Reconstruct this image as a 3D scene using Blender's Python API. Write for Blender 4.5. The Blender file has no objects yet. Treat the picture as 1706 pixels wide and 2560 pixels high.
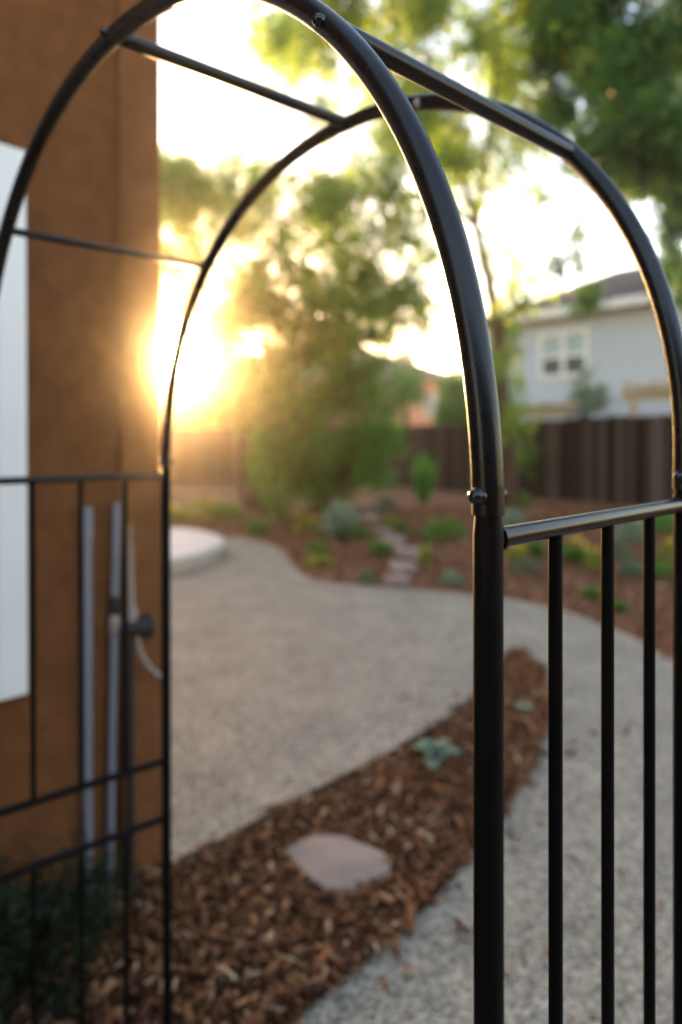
import bpy, bmesh, math, random
import numpy as np
from mathutils import Vector, Matrix
R = math.radians
rng = np.random.default_rng(7)
random.seed(7)
scene = bpy.context.scene
COL = scene.collection

# ------------------------------------------------------------------ camera
F_PX, HOR, CX, H = 1690.0, 1114.6, 853.0, 1.60      # focal length, horizon row and centre column in photo pixels; eye height
ROLL = 0.0039
cam = bpy.data.cameras.new('camera')
camo = bpy.data.objects.new('camera', cam); COL.objects.link(camo)
cam.sensor_fit = 'VERTICAL'; cam.sensor_height = 36.0; cam.sensor_width = 24.0
cam.lens = F_PX / 2560 * 36
cam.shift_y = -(1280 - HOR) / 2560
cam.clip_start = 0.02; cam.clip_end = 2000
cr, sr = math.cos(ROLL), math.sin(ROLL)
camo.matrix_world = Matrix(((cr, sr, 0, 0), (0, 0, -1, 0), (-sr, cr, 0, H), (0, 0, 0, 1)))
cam.dof.use_dof = True; cam.dof.focus_distance = 0.66; cam.dof.aperture_fstop = 2.0
scene.camera = camo

def ray(px, py):
    """direction (per metre of depth) of a photo pixel"""
    X = (px - CX) / F_PX; Z = (HOR - py) / F_PX
    return Vector((X * cr + Z * sr, 1.0, -X * sr + Z * cr))
def P(px, py, Y):
    d = ray(px, py); return Vector((d.x * Y, Y, H + d.z * Y))

# ------------------------------------------------------------------ world, sun, exposure
sd = ray(426, 897).normalized()
SUN_EL = math.asin(sd.z); SUN_AZ = math.atan2(sd.x, sd.y)
world = bpy.data.worlds.new('World'); scene.world = world; world.use_nodes = True
wt = world.node_tree; wt.nodes.clear()
N = wt.nodes.new
out = N('ShaderNodeOutputWorld'); bg = N('ShaderNodeBackground'); sky = N('ShaderNodeTexSky')
sky.sky_type = 'NISHITA'; sky.sun_disc = False
sky.sun_elevation = SUN_EL; sky.sun_rotation = SUN_AZ
sky.air_density = 1.0; sky.dust_density = 1.0; sky.ozone_density = 1.0; sky.altitude = 50
bg.inputs['Strength'].default_value = 0.15
wb = N('ShaderNodeMix'); wb.data_type = 'RGBA'; wb.blend_type = 'MULTIPLY'; wb.inputs[0].default_value = 1.0
wb.inputs['B'].default_value = (1.07, 0.955, 0.935, 1)          # daylight white balance
wt.links.new(sky.outputs[0], wb.inputs['A']); wt.links.new(wb.outputs['Result'], bg.inputs[0])
# the sun's own disc and the bright aureole of a hazy evening, by sky direction
tc = N('ShaderNodeTexCoord'); dp = N('ShaderNodeVectorMath'); dp.operation = 'DOT_PRODUCT'
nrm = N('ShaderNodeVectorMath'); nrm.operation = 'NORMALIZE'
wt.links.new(tc.outputs['Generated'], nrm.inputs[0]); wt.links.new(nrm.outputs[0], dp.inputs[0])
dp.inputs[1].default_value = sd
def wmath(op, a, b):
    n = N('ShaderNodeMath'); n.operation = op
    for i, v in enumerate((a, b)):
        if v is None: continue
        if isinstance(v, (int, float)): n.inputs[i].default_value = v
        else: wt.links.new(v, n.inputs[i])
    return n.outputs[0]
c = wmath('MINIMUM', dp.outputs['Value'], 0.9999999)
ang = wmath('MULTIPLY', wmath('ARCCOSINE', c, None), 57.29578)
disc = wmath('MULTIPLY', wmath('LESS_THAN', ang, 0.30), 900.0)
aur1 = wmath('MULTIPLY', wmath('EXPONENT', wmath('MULTIPLY', ang, -1 / 0.5), None), 7.0)
aur2 = wmath('MULTIPLY', wmath('EXPONENT', wmath('MULTIPLY', ang, -1 / 6.0), None), 0.25)
tot = wmath('ADD', disc, wmath('ADD', aur1, aur2))
bg2 = N('ShaderNodeBackground'); bg2.inputs['Color'].default_value = (1.0, 0.80, 0.52, 1)
wt.links.new(tot, bg2.inputs['Strength'])
add = N('ShaderNodeAddShader')
wt.links.new(bg.outputs[0], add.inputs[0]); wt.links.new(bg2.outputs[0], add.inputs[1])
wt.links.new(add.outputs[0], out.inputs['Surface'])
sun = bpy.data.lights.new('sun', 'SUN'); suno = bpy.data.objects.new('sun', sun); COL.objects.link(suno)
sun.energy = 5.0; sun.angle = R(0.55); sun.color = (1.0, 0.56, 0.20)
suno.rotation_euler = (-sd).to_track_quat('-Z', 'Y').to_euler()
scene.view_settings.view_transform = 'Standard'; scene.view_settings.look = 'None'
scene.view_settings.gamma = 1.0; scene.view_settings.use_curve_mapping = False
scene.view_settings.exposure = 2.98
scene.cycles.use_denoising = True
scene.cycles.max_bounces = 8; scene.cycles.transparent_max_bounces = 8
scene.cycles.volume_bounces = 0

# ------------------------------------------------------------------ helpers: materials
def mat(name, col, rough=0.7, spec=0.4, metal=0.0, var=None, nscale=8.0, bump=0.0, bscale=60.0, bdist=0.01, detail=6.0, coat=0.0):
    m = bpy.data.materials.new(name); m.use_nodes = True
    nt = m.node_tree; b = nt.nodes['Principled BSDF']
    b.inputs['Base Color'].default_value = (*col, 1); b.inputs['Roughness'].default_value = rough
    b.inputs['Metallic'].default_value = metal; b.inputs['Specular IOR Level'].default_value = spec
    b.inputs['Coat Weight'].default_value = coat
    tcn = nt.nodes.new('ShaderNodeTexCoord')
    if var is not None:
        n = nt.nodes.new('ShaderNodeTexNoise'); n.inputs['Scale'].default_value = nscale; n.inputs['Detail'].default_value = detail
        r = nt.nodes.new('ShaderNodeValToRGB')
        r.color_ramp.elements[0].position = 0.3; r.color_ramp.elements[0].color = (*col, 1)
        r.color_ramp.elements[1].position = 0.7; r.color_ramp.elements[1].color = (*var, 1)
        nt.links.new(tcn.outputs['Object'], n.inputs['Vector']); nt.links.new(n.outputs[0], r.inputs[0])
        nt.links.new(r.outputs[0], b.inputs['Base Color'])
    if bump:
        n2 = nt.nodes.new('ShaderNodeTexNoise'); n2.inputs['Scale'].default_value = bscale; n2.inputs['Detail'].default_value = 8
        bp = nt.nodes.new('ShaderNodeBump'); bp.inputs['Strength'].default_value = bump; bp.inputs['Distance'].default_value = bdist
        nt.links.new(tcn.outputs['Object'], n2.inputs['Vector']); nt.links.new(n2.outputs[0], bp.inputs['Height'])
        nt.links.new(bp.outputs[0], b.inputs['Normal'])
    return m

def island_mat(name, stops, rough=0.8, translucent=0.0, tcol=None, spec=0.3):
    """colour differs from leaf to leaf / chip to chip"""
    m = bpy.data.materials.new(name); m.use_nodes = True
    nt = m.node_tree; b = nt.nodes['Principled BSDF']; o = nt.nodes['Material Output']
    g = nt.nodes.new('ShaderNodeNewGeometry'); r = nt.nodes.new('ShaderNodeValToRGB')
    el = r.color_ramp.elements
    while len(el) < len(stops): el.new(0.5)
    for e, (p, cc) in zip(el, stops): e.position = p; e.color = (*cc, 1)
    nt.links.new(g.outputs['Random Per Island'], r.inputs[0]); nt.links.new(r.outputs[0], b.inputs['Base Color'])
    b.inputs['Roughness'].default_value = rough; b.inputs['Specular IOR Level'].default_value = spec
    if translucent:
        t = nt.nodes.new('ShaderNodeBsdfTranslucent'); mx = nt.nodes.new('ShaderNodeMixShader')
        mx.inputs[0].default_value = translucent
        mc = nt.nodes.new('ShaderNodeMix'); mc.data_type = 'RGBA'; mc.blend_type = 'MULTIPLY'; mc.inputs[0].default_value = 1.0
        nt.links.new(r.outputs[0], mc.inputs['A']); mc.inputs['B'].default_value = (*(tcol or (1.9, 1.7, 0.6)), 1)
        nt.links.new(mc.outputs['Result'], t.inputs['Color'])
        nt.links.new(b.outputs[0], mx.inputs[1]); nt.links.new(t.outputs[0], mx.inputs[2])
        nt.links.new(mx.outputs[0], o.inputs['Surface'])
    return m

# ------------------------------------------------------------------ helpers: meshes
def link(name, verts, faces, m=None, parent=None, smooth=False):
    me = bpy.data.meshes.new(name)
    if isinstance(verts, np.ndarray) and isinstance(faces, np.ndarray):
        nv, (nf, k) = len(verts), faces.shape
        me.vertices.add(nv); me.vertices.foreach_set('co', verts.astype(np.float32).ravel())
        me.loops.add(nf * k); me.loops.foreach_set('vertex_index', faces.astype(np.int32).ravel())
        me.polygons.add(nf); me.polygons.foreach_set('loop_start', np.arange(0, nf * k, k, dtype=np.int32))
        me.update(calc_edges=True); me.validate()
    else:
        me.from_pydata([tuple(v) for v in verts], [], [tuple(f) for f in faces]); me.update()
    if smooth: me.polygons.foreach_set('use_smooth', [True] * len(me.polygons))
    if m: me.materials.append(m)
    o = bpy.data.objects.new(name, me); COL.objects.link(o)
    if parent: o.parent = parent
    return o
def tag(o, label, cat, group=None):
    o['label'] = label; o['category'] = cat
    if group: o['group'] = group
    return o
def struct(o): o['kind'] = 'structure'; return o
def stuff(o): o['kind'] = 'stuff'; return o
def empty(name, loc, label, cat, group=None):
    o = bpy.data.objects.new(name, None); COL.objects.link(o); o.location = loc; o.empty_display_size = 0.1
    return tag(o, label, cat, group)

class MB:
    def __init__(s): s.v = []; s.f = []
    def addv(s, vs, fs):
        n = len(s.v); s.v += [Vector(v) for v in vs]; s.f += [tuple(i + n for i in f) for f in fs]; return s
    def box(s, c, sx, sy, sz, ax=None, ay=None, az=None):
        ax = Vector(ax or (1, 0, 0)); ay = Vector(ay or (0, 1, 0)); az = Vector(az or (0, 0, 1)); c = Vector(c)
        vs = [c + ax * (sx * i / 2) + ay * (sy * j / 2) + az * (sz * k / 2) for k in (-1, 1) for j in (-1, 1) for i in (-1, 1)]
        return s.addv(vs, [(0, 2, 3, 1), (4, 5, 7, 6), (0, 1, 5, 4), (2, 6, 7, 3), (0, 4, 6, 2), (1, 3, 7, 5)])
    def tube(s, pts, rad, n=14, caps=True):
        pts = [Vector(p) for p in pts]; k = len(pts)
        rad = [rad] * k if isinstance(rad, (int, float)) else list(rad)
        t0 = (pts[1] - pts[0]).normalized()
        u = t0.orthogonal().normalized(); vs = []
        for i, p in enumerate(pts):
            a = pts[max(i - 1, 0)]; b = pts[min(i + 1, k - 1)]
            t = (b - a).normalized(); u = (u - t * u.dot(t)).normalized(); w = t.cross(u)
            for j in range(n):
                q = 2 * math.pi * j / n
                vs.append(p + (u * math.cos(q) + w * math.sin(q)) * rad[i])
        fs = [(i * n + j, i * n + (j + 1) % n, (i + 1) * n + (j + 1) % n, (i + 1) * n + j) for i in range(k - 1) for j in range(n)]
        if caps:
            fs.append(tuple(range(n))[::-1]); fs.append(tuple((k - 1) * n + j for j in range(n)))
        return s.addv(vs, fs)
    def dome(s, c, d, r, hgt, n=14):
        """acorn nut: hexagonal collar and a rounded cap standing out along d"""
        d = Vector(d).normalized(); c = Vector(c)
        prof = [(r * 1.12, 0), (r * 1.12, hgt * .35), (r, hgt * .42), (r * .97, hgt * .6), (r * .8, hgt * .82), (r * .5, hgt * .95), (r * .12, hgt)]
        return s.tube([c + d * h for _, h in prof], [q for q, _ in prof], n)
    def build(s, name, m, parent=None, smooth=False, bevel=0.0):
        inv = Matrix.Translation(parent.location).inverted() if parent else Matrix()
        o = link(name, [inv @ v for v in s.v], s.f, m, parent, False)
        if smooth:
            o.data.polygons.foreach_set('use_smooth', [True] * len(o.data.polygons))
            try: o.data.set_sharp_from_angle(angle=R(40))
            except Exception: pass
        if bevel:
            b = o.modifiers.new('bevel', 'BEVEL'); b.width = bevel; b.segments = 2; b.limit_method = 'ANGLE'
        return o

def quads(pos, d, n, length, width, fold=0.0):
    """leaf-shaped quads: base at pos, along d, blade normal n"""
    side = np.cross(d, n); side /= np.linalg.norm(side, axis=1)[:, None] + 1e-9
    L = length[:, None]; W = width[:, None]
    v = np.stack([pos, pos + d * L * .45 + side * W * .5, pos + d * L, pos + d * L * .45 - side * W * .5], 1)
    return v.reshape(-1, 3), np.arange(len(pos) * 4).reshape(-1, 4)
def unit(a): return a / (np.linalg.norm(a, axis=-1, keepdims=True) + 1e-9)

# ------------------------------------------------------------------ materials
M = {}
M['matteblack'] = mat('matte_black_coat', (0.0035, 0.003, 0.003), rough=0.5, spec=0.10, bump=0.06, bscale=900, bdist=0.0006)
M['black'] = mat('black_powder_coat', (0.004, 0.004, 0.0045), rough=0.28, spec=0.40, bump=0.06, bscale=900, bdist=0.0006)
nt_ = M['black'].node_tree; nz_ = nt_.nodes.new('ShaderNodeTexNoise'); nz_.inputs['Scale'].default_value = 70; nz_.inputs['Detail'].default_value = 9
mr_ = nt_.nodes.new('ShaderNodeMapRange'); mr_.inputs['From Min'].default_value = .35; mr_.inputs['From Max'].default_value = .7; mr_.inputs['To Min'].default_value = .27; mr_.inputs['To Max'].default_value = .33
nt_.links.new(nz_.outputs[0], mr_.inputs['Value']); nt_.links.new(mr_.outputs[0], nt_.nodes['Principled BSDF'].inputs['Roughness'])
M['nut'] = mat('black_nut', (0.008, 0.008, 0.009), rough=0.2, spec=0.6)
M['stucco'] = mat('stucco', (0.165, 0.064, 0.023), rough=0.92, spec=0.1, var=(0.122, 0.046, 0.016), nscale=14, bump=1.0, bscale=55, bdist=0.012)
M['stucco_band'] = mat('stucco_band', (0.188, 0.075, 0.029), rough=0.92, spec=0.1, var=(0.147, 0.057, 0.021), nscale=12, bump=1.0, bscale=55, bdist=0.010)
M['unseen_wing'] = mat('unseen_wing_dark', (0.040, 0.020, 0.012), rough=0.95, spec=0.05)  # stucco of the unseen wing, darkened for blacker reflections
M['trim'] = mat('white_trim', (0.85, 0.84, 0.83), rough=0.5)
M['white'] = mat('white_paint', (0.78, 0.725, 0.68), rough=0.5, var=(0.72, 0.67, 0.63), nscale=5, bump=0.1, bscale=40, bdist=0.002)
M['glass'] = mat('window_glass', (0.03, 0.035, 0.04), rough=0.08, spec=0.35)
M['pvc'] = mat('grey_conduit', (0.20, 0.195, 0.225), rough=0.5, var=(0.16, 0.155, 0.18), nscale=6)
M['darkpipe'] = mat('dark_pipe', (0.012, 0.009, 0.008), rough=0.6, var=(0.02, 0.014, 0.011), nscale=12)
M['whip'] = mat('pale_tubing', (0.26, 0.20, 0.165), rough=0.45)
M['mulch'] = mat('mulch', (0.15, 0.068, 0.036), rough=0.95, spec=0.1, var=(0.32, 0.155, 0.085), nscale=22, bump=1.0, bscale=30, bdist=0.05, detail=10)
M['chip_gap'] = mat('chip_gap_dark', (0.030, 0.013, 0.008), rough=0.95, spec=0.05, var=(0.07, 0.03, 0.016), nscale=30, bump=1.0, bscale=60, bdist=0.02)  # strip base under the chips: shade of the gaps put into its colour
M['chip'] = island_mat('bark_chip', [(0.0, (0.035, 0.012, 0.005)), (0.3, (0.125, 0.047, 0.018)), (0.7, (0.22, 0.086, 0.033)), (0.94, (0.37, 0.175, 0.080)), (1.0, (0.60, 0.42, 0.26))], rough=0.85, spec=0.2)
M['edging'] = mat('edging', (0.012, 0.011, 0.010), rough=0.6)
M['flag'] = mat('flagstone', (0.33, 0.235, 0.185), rough=0.85, var=(0.23, 0.165, 0.135), nscale=6, bump=0.5, bscale=25, bdist=0.008)
M['slab'] = mat('slab_top', (0.62, 0.55, 0.51), rough=0.8, var=(0.56, 0.49, 0.45), nscale=4, bump=0.2, bscale=60, bdist=0.003)
M['fence'] = island_mat('fence_wood', [(0, (0.018, 0.010, 0.007)), (0.45, (0.038, 0.023, 0.017)), (0.7, (0.075, 0.050, 0.039)), (0.9, (0.085, 0.060, 0.049)), (1, (0.14, 0.11, 0.098))], rough=0.9, spec=0.1)
M['bark'] = mat('bark', (0.11, 0.062, 0.040), rough=0.95, spec=0.1, var=(0.055, 0.032, 0.022), nscale=9, bump=1.0, bscale=24, bdist=0.03)
M['siding'] = mat('pale_siding', (0.56, 0.59, 0.66), rough=0.6)
M['roof'] = mat('dark_shingle', (0.040, 0.036, 0.038), rough=0.95, spec=0.05, var=(0.075, 0.066, 0.066), nscale=9, bump=0.6, bscale=20, bdist=0.02)
M['brownroof'] = mat('brown_shingle', (0.17, 0.115, 0.080), rough=0.9, var=(0.22, 0.15, 0.105), nscale=6)
M['peach'] = mat('peach_stucco', (0.60, 0.36, 0.24), rough=0.9, var=(0.55, 0.33, 0.22), nscale=3)
M['tan'] = mat('tan_timber', (0.48, 0.38, 0.27), rough=0.7, var=(0.42, 0.32, 0.22), nscale=4)
M['blind'] = mat('window_blind', (0.42, 0.50, 0.50), rough=0.6)
G1 = [(0, (0.065, 0.125, 0.030)), (0.5, (0.12, 0.21, 0.05)), (0.8, (0.20, 0.29, 0.06)), (1.0, (0.48, 0.38, 0.05))]
M['leaf'] = island_mat('tree_leaf', G1, rough=0.55, translucent=0.5, tcol=(1.7, 1.9, 0.9))
M['darkleaf'] = island_mat('dark_tree_leaf', [(0, (0.026, 0.072, 0.016)), (0.6, (0.052, 0.130, 0.026)), (0.9, (0.090, 0.17, 0.03)), (1, (0.26, 0.22, 0.03))], rough=0.55, translucent=0.4, tcol=(1.5, 1.8, 0.8))
M['bushleaf'] = island_mat('bush_leaf', [(0, (0.036, 0.125, 0.024)), (0.6, (0.086, 0.24, 0.045)), (1, (0.18, 0.34, 0.065))], rough=0.5, translucent=0.4, tcol=(1.5, 1.8, 0.8))
M['yellowleaf'] = island_mat('yellow_leaf', [(0, (0.07, 0.09, 0.012)), (0.5, (0.16, 0.15, 0.015)), (1, (0.30, 0.22, 0.02))], rough=0.5, translucent=0.55, tcol=(2.2, 1.9, 0.5))
M['perennial'] = island_mat('perennial_leaf', [(0, (0.045, 0.115, 0.024)), (0.6, (0.085, 0.185, 0.036)), (1, (0.15, 0.27, 0.055))], rough=0.6, translucent=0.35, tcol=(1.6, 1.6, 0.6))
M['limeleaf'] = island_mat('lime_leaf', [(0, (0.14, 0.17, 0.03)), (0.6, (0.25, 0.27, 0.045)), (1, (0.40, 0.36, 0.06))], rough=0.6, translucent=0.35, tcol=(1.4, 1.4, 0.6))
M['silverleaf'] = island_mat('silver_leaf', [(0, (0.14, 0.20, 0.125)), (0.6, (0.21, 0.29, 0.185)), (1, (0.31, 0.39, 0.275))], rough=0.8, translucent=0.2, tcol=(1.2, 1.2, 0.9))
M['sageleaf'] = island_mat('sage_leaf', [(0, (0.09, 0.13, 0.08)), (0.6, (0.14, 0.20, 0.12)), (1, (0.22, 0.28, 0.18))], rough=0.8, translucent=0.2, tcol=(1.2, 1.2, 0.9))
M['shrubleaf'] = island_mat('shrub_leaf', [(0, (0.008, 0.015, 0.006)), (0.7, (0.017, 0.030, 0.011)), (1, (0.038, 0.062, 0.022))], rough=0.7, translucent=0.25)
M['petal'] = island_mat('yellow_petal', [(0, (0.55, 0.36, 0.02)), (1, (0.75, 0.55, 0.06))], rough=0.6, translucent=0.3, tcol=(1.1, 1.1, 0.8))

# gravel: decomposed granite, many small grains of several greys and tans
def gravel_mat():
    m = bpy.data.materials.new('gravel'); m.use_nodes = True; nt = m.node_tree; b = nt.nodes['Principled BSDF']
    t = nt.nodes.new('ShaderNodeTexCoord')
    vo = nt.nodes.new('ShaderNodeTexVoronoi'); vo.inputs['Scale'].default_value = 100
    vo2 = nt.nodes.new('ShaderNodeTexVoronoi'); vo2.inputs['Scale'].default_value = 52
    no = nt.nodes.new('ShaderNodeTexNoise'); no.inputs['Scale'].default_value = 2.2; no.inputs['Detail'].default_value = 5
    for n in (vo, vo2, no): nt.links.new(t.outputs['Object'], n.inputs['Vector'])
    def ramp(src, stops):
        r = nt.nodes.new('ShaderNodeValToRGB'); el = r.color_ramp.elements
        while len(el) < len(stops): el.new(.5)
        for e, (p, cc) in zip(el, stops): e.position = p; e.color = (*cc, 1)
        nt.links.new(src, r.inputs[0]); return r.outputs[0]
    s1 = nt.nodes.new('ShaderNodeSeparateColor'); nt.links.new(vo.outputs['Color'], s1.inputs[0])
    s2 = nt.nodes.new('ShaderNodeSeparateColor'); nt.links.new(vo2.outputs['Color'], s2.inputs[0])
    c1 = ramp(s1.outputs[0], [(0, (0.11, 0.093, 0.078)), (0.35, (0.27, 0.232, 0.182)), (0.7, (0.41, 0.355, 0.275)), (1, (0.58, 0.515, 0.41))])
    c2 = ramp(s2.outputs[0], [(0, (0.60, 0.60, 0.62)), (0.15, (0.9, 0.9, 0.9)), (0.85, (1.0, 0.99, 0.97)), (1, (1.2, 1.08, 0.95))])
    c3 = ramp(no.outputs[0], [(0.3, (0.80, 0.80, 0.80)), (0.7, (1.10, 1.08, 1.05))])
    def mul(a, bb):
        n = nt.nodes.new('ShaderNodeMix'); n.data_type = 'RGBA'; n.blend_type = 'MULTIPLY'; n.inputs[0].default_value = 1
        nt.links.new(a, n.inputs['A']); nt.links.new(bb, n.inputs['B']); return n.outputs['Result']
    nt.links.new(mul(mul(c1, c2), c3), b.inputs['Base Color'])
    b.inputs['Roughness'].default_value = 0.9; b.inputs['Specular IOR Level'].default_value = 0.2
    bp = nt.nodes.new('ShaderNodeBump'); bp.inputs['Strength'].default_value = 0.8; bp.inputs['Distance'].default_value = 0.006
    nt.links.new(vo.outputs['Distance'], bp.inputs['Height']); nt.links.new(bp.outputs[0], b.inputs['Normal'])
    return m
M['gravel'] = gravel_mat()

# ------------------------------------------------------------------ ground
def G0(px, py, h=0.0):
    d = ray(px, py); t = (h - H) / d.z
    return Vector((d.x * t, t, h))
edge_px = [(566, 1343), (642, 1351), (702, 1375), (726, 1405), (751, 1432), (789, 1449), (853, 1459), (962, 1468), (1071, 1476), (1179, 1487), (1261, 1495), (1370, 1517), (1451, 1541), (1533, 1571), (1587, 1595), (1642, 1628), (1685, 1655)]
edge = [(-16.0, 12.6), (-8.0, 12.2), (-4.0, 11.9)] + [tuple(G0(*q)[:2]) for q in edge_px] + [(2.85, 4.3), (3.15, 3.3), (3.35, 2.0), (3.45, 0), (3.5, -4.0)]
def smooth_poly(pts, sub=6, closed=False):
    pts = [Vector((*p, 0)) if len(p) == 2 else Vector(p) for p in pts]; n = len(pts); outp = []
    rngi = range(n) if closed else range(n - 1)
    for i in rngi:
        g = (lambda k: pts[k % n]) if closed else (lambda k: pts[min(max(k, 0), n - 1)])
        a, b_, c_, d_ = g(i - 1), g(i), g(i + 1), g(i + 2)
        for j in range(sub):
            t = j / sub
            outp.append(0.5 * ((2 * b_) + (c_ - a) * t + (2 * a - 5 * b_ + 4 * c_ - d_) * t * t + (3 * b_ - a - 3 * c_ + d_) * t ** 3))
    if not closed: outp.append(pts[-1])
    return outp
edge_s = np.array([tuple(p)[:2] for p in smooth_poly(edge, 5)])
bed_poly = np.vstack([edge_s, [(30, -4), (30, 60), (-16, 60)]])
def inside(pts, poly):
    x, y = pts[:, 0], pts[:, 1]; r = np.zeros(len(pts), bool); n = len(poly)
    for i in range(n):
        x0, y0 = poly[i]; x1, y1 = poly[(i + 1) % n]
        cnd = ((y0 > y) != (y1 > y))
        with np.errstate(divide='ignore', invalid='ignore'):
            r ^= cnd & (x < (x1 - x0) * (y - y0) / (y1 - y0 + 1e-12) + x0)
    return r
def edge_dist(pts, poly=edge_s, closed=False):
    d = np.full(len(pts), 1e9)
    n = len(poly)
    for i in range(n if closed else n - 1):
        a = poly[i]; b = poly[(i + 1) % n]; ab = b - a
        t = np.clip(((pts - a) @ ab) / (ab @ ab + 1e-12), 0, 1)
        d = np.minimum(d, np.hypot(*(pts - a - t[:, None] * ab).T))
    return d
def sdist(pts):
    pts = np.asarray(pts, float); d = edge_dist(pts); return np.where(inside(pts, bed_poly), d, -d)
def lumps(x, y):
    return 0.020 * np.sin(x * 2.1 + 1.3 * np.sin(y * 1.7)) * np.sin(y * 2.6 + x) + 0.011 * np.sin(x * 6.3 + y * 2) * np.sin(y * 7.1 - x * 1.2)
def bed_h(pts):
    pts = np.asarray(pts, float); d = sdist(pts)
    s = np.clip(d / 5.5, 0, 1); s = s * s * (3 - 2 * s)
    rim = np.clip(d / 0.12, -1, 1)
    return np.where(d > 0, 0.035 * rim + 0.33 * s + lumps(pts[:, 0], pts[:, 1]) * np.clip(d / 0.4, 0, 1), 0.04 * rim)
def hz(x, y): return float(max(bed_h(np.array([[x, y]]))[0], 0.0))
def G(px, py):
    """where a photo pixel meets the terrain"""
    d = ray(px, py); t = 3.0
    ts = np.arange(2.0, 40, 0.05); pts = np.stack([d.x * ts, ts], 1)
    hh = np.maximum(bed_h(pts), 0); zz = H + d.z * ts
    i = np.argmax(zz <= hh) if (zz <= hh).any() else len(ts) - 1
    return Vector((pts[i, 0], pts[i, 1], hh[i]))

# base earth out to the horizon
struct(link('ground', [(-90, -40, -0.12), (90, -40, -0.12), (90, 110, -0.12), (-90, 110, -0.12)], [(0, 1, 2, 3)], M['mulch']))
struct(link('gravel_path', [(-16, -4, 0), (6, -4, 0), (6, 13.5, 0), (-16, 13.5, 0)], [(0, 1, 2, 3)], M['gravel']))
xs = np.concatenate([np.arange(-16, -6, .4), np.arange(-6, 5, .08), np.arange(5, 24.1, .4)])
ys = np.concatenate([np.arange(-4, 3, .25), np.arange(3, 15, .08), np.arange(15, 44.1, .4)])
gx, gy = np.meshgrid(xs, ys); pts = np.stack([gx.ravel(), gy.ravel()], 1)
hh = bed_h(pts)
idx = np.arange(len(pts)).reshape(gx.shape)
fq = np.stack([idx[:-1, :-1], idx[:-1, 1:], idx[1:, 1:], idx[1:, :-1]], -1).reshape(-1, 4)
keep = (hh[fq].max(1) > -0.039)
struct(link('mulch_bed', np.column_stack([pts, hh]), fq[keep], M['mulch'], smooth=True))

# near mulch strip
strip_px = [(432, 2181), (500, 2143), (577, 2105), (650, 2064), (723, 2023), (853, 1960), (924, 1920), (1011, 1873), (1098, 1818), (1158, 1780), (1187, 1752), (1235, 1690), (1266, 1644), (1288, 1626), (1321, 1639), (1345, 1666), (1367, 1715), (1374, 1770), (1367, 1824), (1343, 1895), (1304, 1969), (1269, 2010), (1188, 2129), (1125, 2208), (1071, 2268), (1016, 2322), (962, 2371), (891, 2431), (853, 2458), (762, 2540)]
wdir = Vector((0.676, 0.737, 0)).normalized()                 # the house wall runs along this
wn = Vector((wdir.y, -wdir.x, 0))                              # and faces this way
corner = G0(392, 2166)
strip = [tuple(G0(*q)[:2]) for q in strip_px] + [(-0.45, 1.55), (-0.9, 1.05), (-1.5, 0.5)]
strip_up = strip[:14]
sm = [tuple(p)[:2] for p in smooth_poly(strip, 3)]
wend = corner - wdir * 3.2
sm += [(wend.x, wend.y), (corner.x, corner.y)]
sp = np.array(sm)
bm = bmesh.new()
vs = [bm.verts.new((x, y, 0.012)) for x, y in sm]
es = [bm.edges.new((vs[i], vs[(i + 1) % len(vs)])) for i in range(len(vs))]
bmesh.ops.triangle_fill(bm, edges=es, use_beauty=True)
me = bpy.data.meshes.new('mulch_strip'); bm.to_mesh(me); bm.free(); me.materials.append(M['chip_gap'])
o = bpy.data.objects.new('mulch_strip', me); COL.objects.link(o); struct(o)

# bark chips on the strip and a thinner scatter on the near part of the bed
def chips(n, poly_test, box, lo, hi, zf):
    x = rng.uniform(box[0], box[1], n * 3); y = rng.uniform(box[2], box[3], n * 3)
    p = np.stack([x, y], 1); p = p[poly_test(p)][:n]; k = len(p)
    L = np.exp(rng.normal(0, .45, k)) * lo; L = np.clip(L, lo * .35, hi); W = L * rng.uniform(.22, .5, k); T = L * rng.uniform(.06, .16, k)
    yaw = rng.uniform(0, 2 * np.pi, k); pit = rng.normal(0, .38, k); rol = rng.normal(0, .5, k)
    loc = np.array([[i, j, l] for l in (-1, 1) for j in (-1, 1) for i in (-1, 1)], float) * .5
    v = np.repeat(loc[None], k, 0)
    v[:, :, 1] *= np.where(loc[None, :, 0] > 0, rng.uniform(.3, .9, (k, 1)), rng.uniform(.5, 1.0, (k, 1)))
    v += rng.normal(0, .07, v.shape)
    v *= np.stack([L, W, T], 1)[:, None, :]
    bend = rng.normal(0, 3.0, k)[:, None]
    v[:, :, 2] += bend * v[:, :, 0] ** 2
    cr_, sr_ = np.cos(rol)[:, None], np.sin(rol)[:, None]; yy = v[:, :, 1] * cr_ - v[:, :, 2] * sr_; zz = v[:, :, 1] * sr_ + v[:, :, 2] * cr_
    cp, sp_ = np.cos(pit)[:, None], np.sin(pit)[:, None]; xx = v[:, :, 0] * cp + zz * sp_; zz = -v[:, :, 0] * sp_ + zz * cp
    cy, sy = np.cos(yaw)[:, None], np.sin(yaw)[:, None]
    w = np.stack([xx * cy - yy * sy, xx * sy + yy * cy, zz], -1)
    w += np.concatenate([p, (zf(p) + rng.uniform(0.0, .014, k))[:, None]], 1)[:, None, :]
    f = np.array([(0, 2, 3, 1), (4, 5, 7, 6), (0, 1, 5, 4), (2, 6, 7, 3), (0, 4, 6, 2), (1, 3, 7, 5)])
    return w.reshape(-1, 3), (f[None] + 8 * np.arange(k)[:, None, None]).reshape(-1, 4)
near = [(713, 2124), (772, 2092), (853, 2090), (891, 2106), (956, 2132), (979, 2159), (970, 2185), (907, 2214), (864, 2230), (811, 2224), (762, 2187), (734, 2154)]
stone_xy = np.array([tuple(G0(x, y, .02))[:2] for x, y in near])
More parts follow.
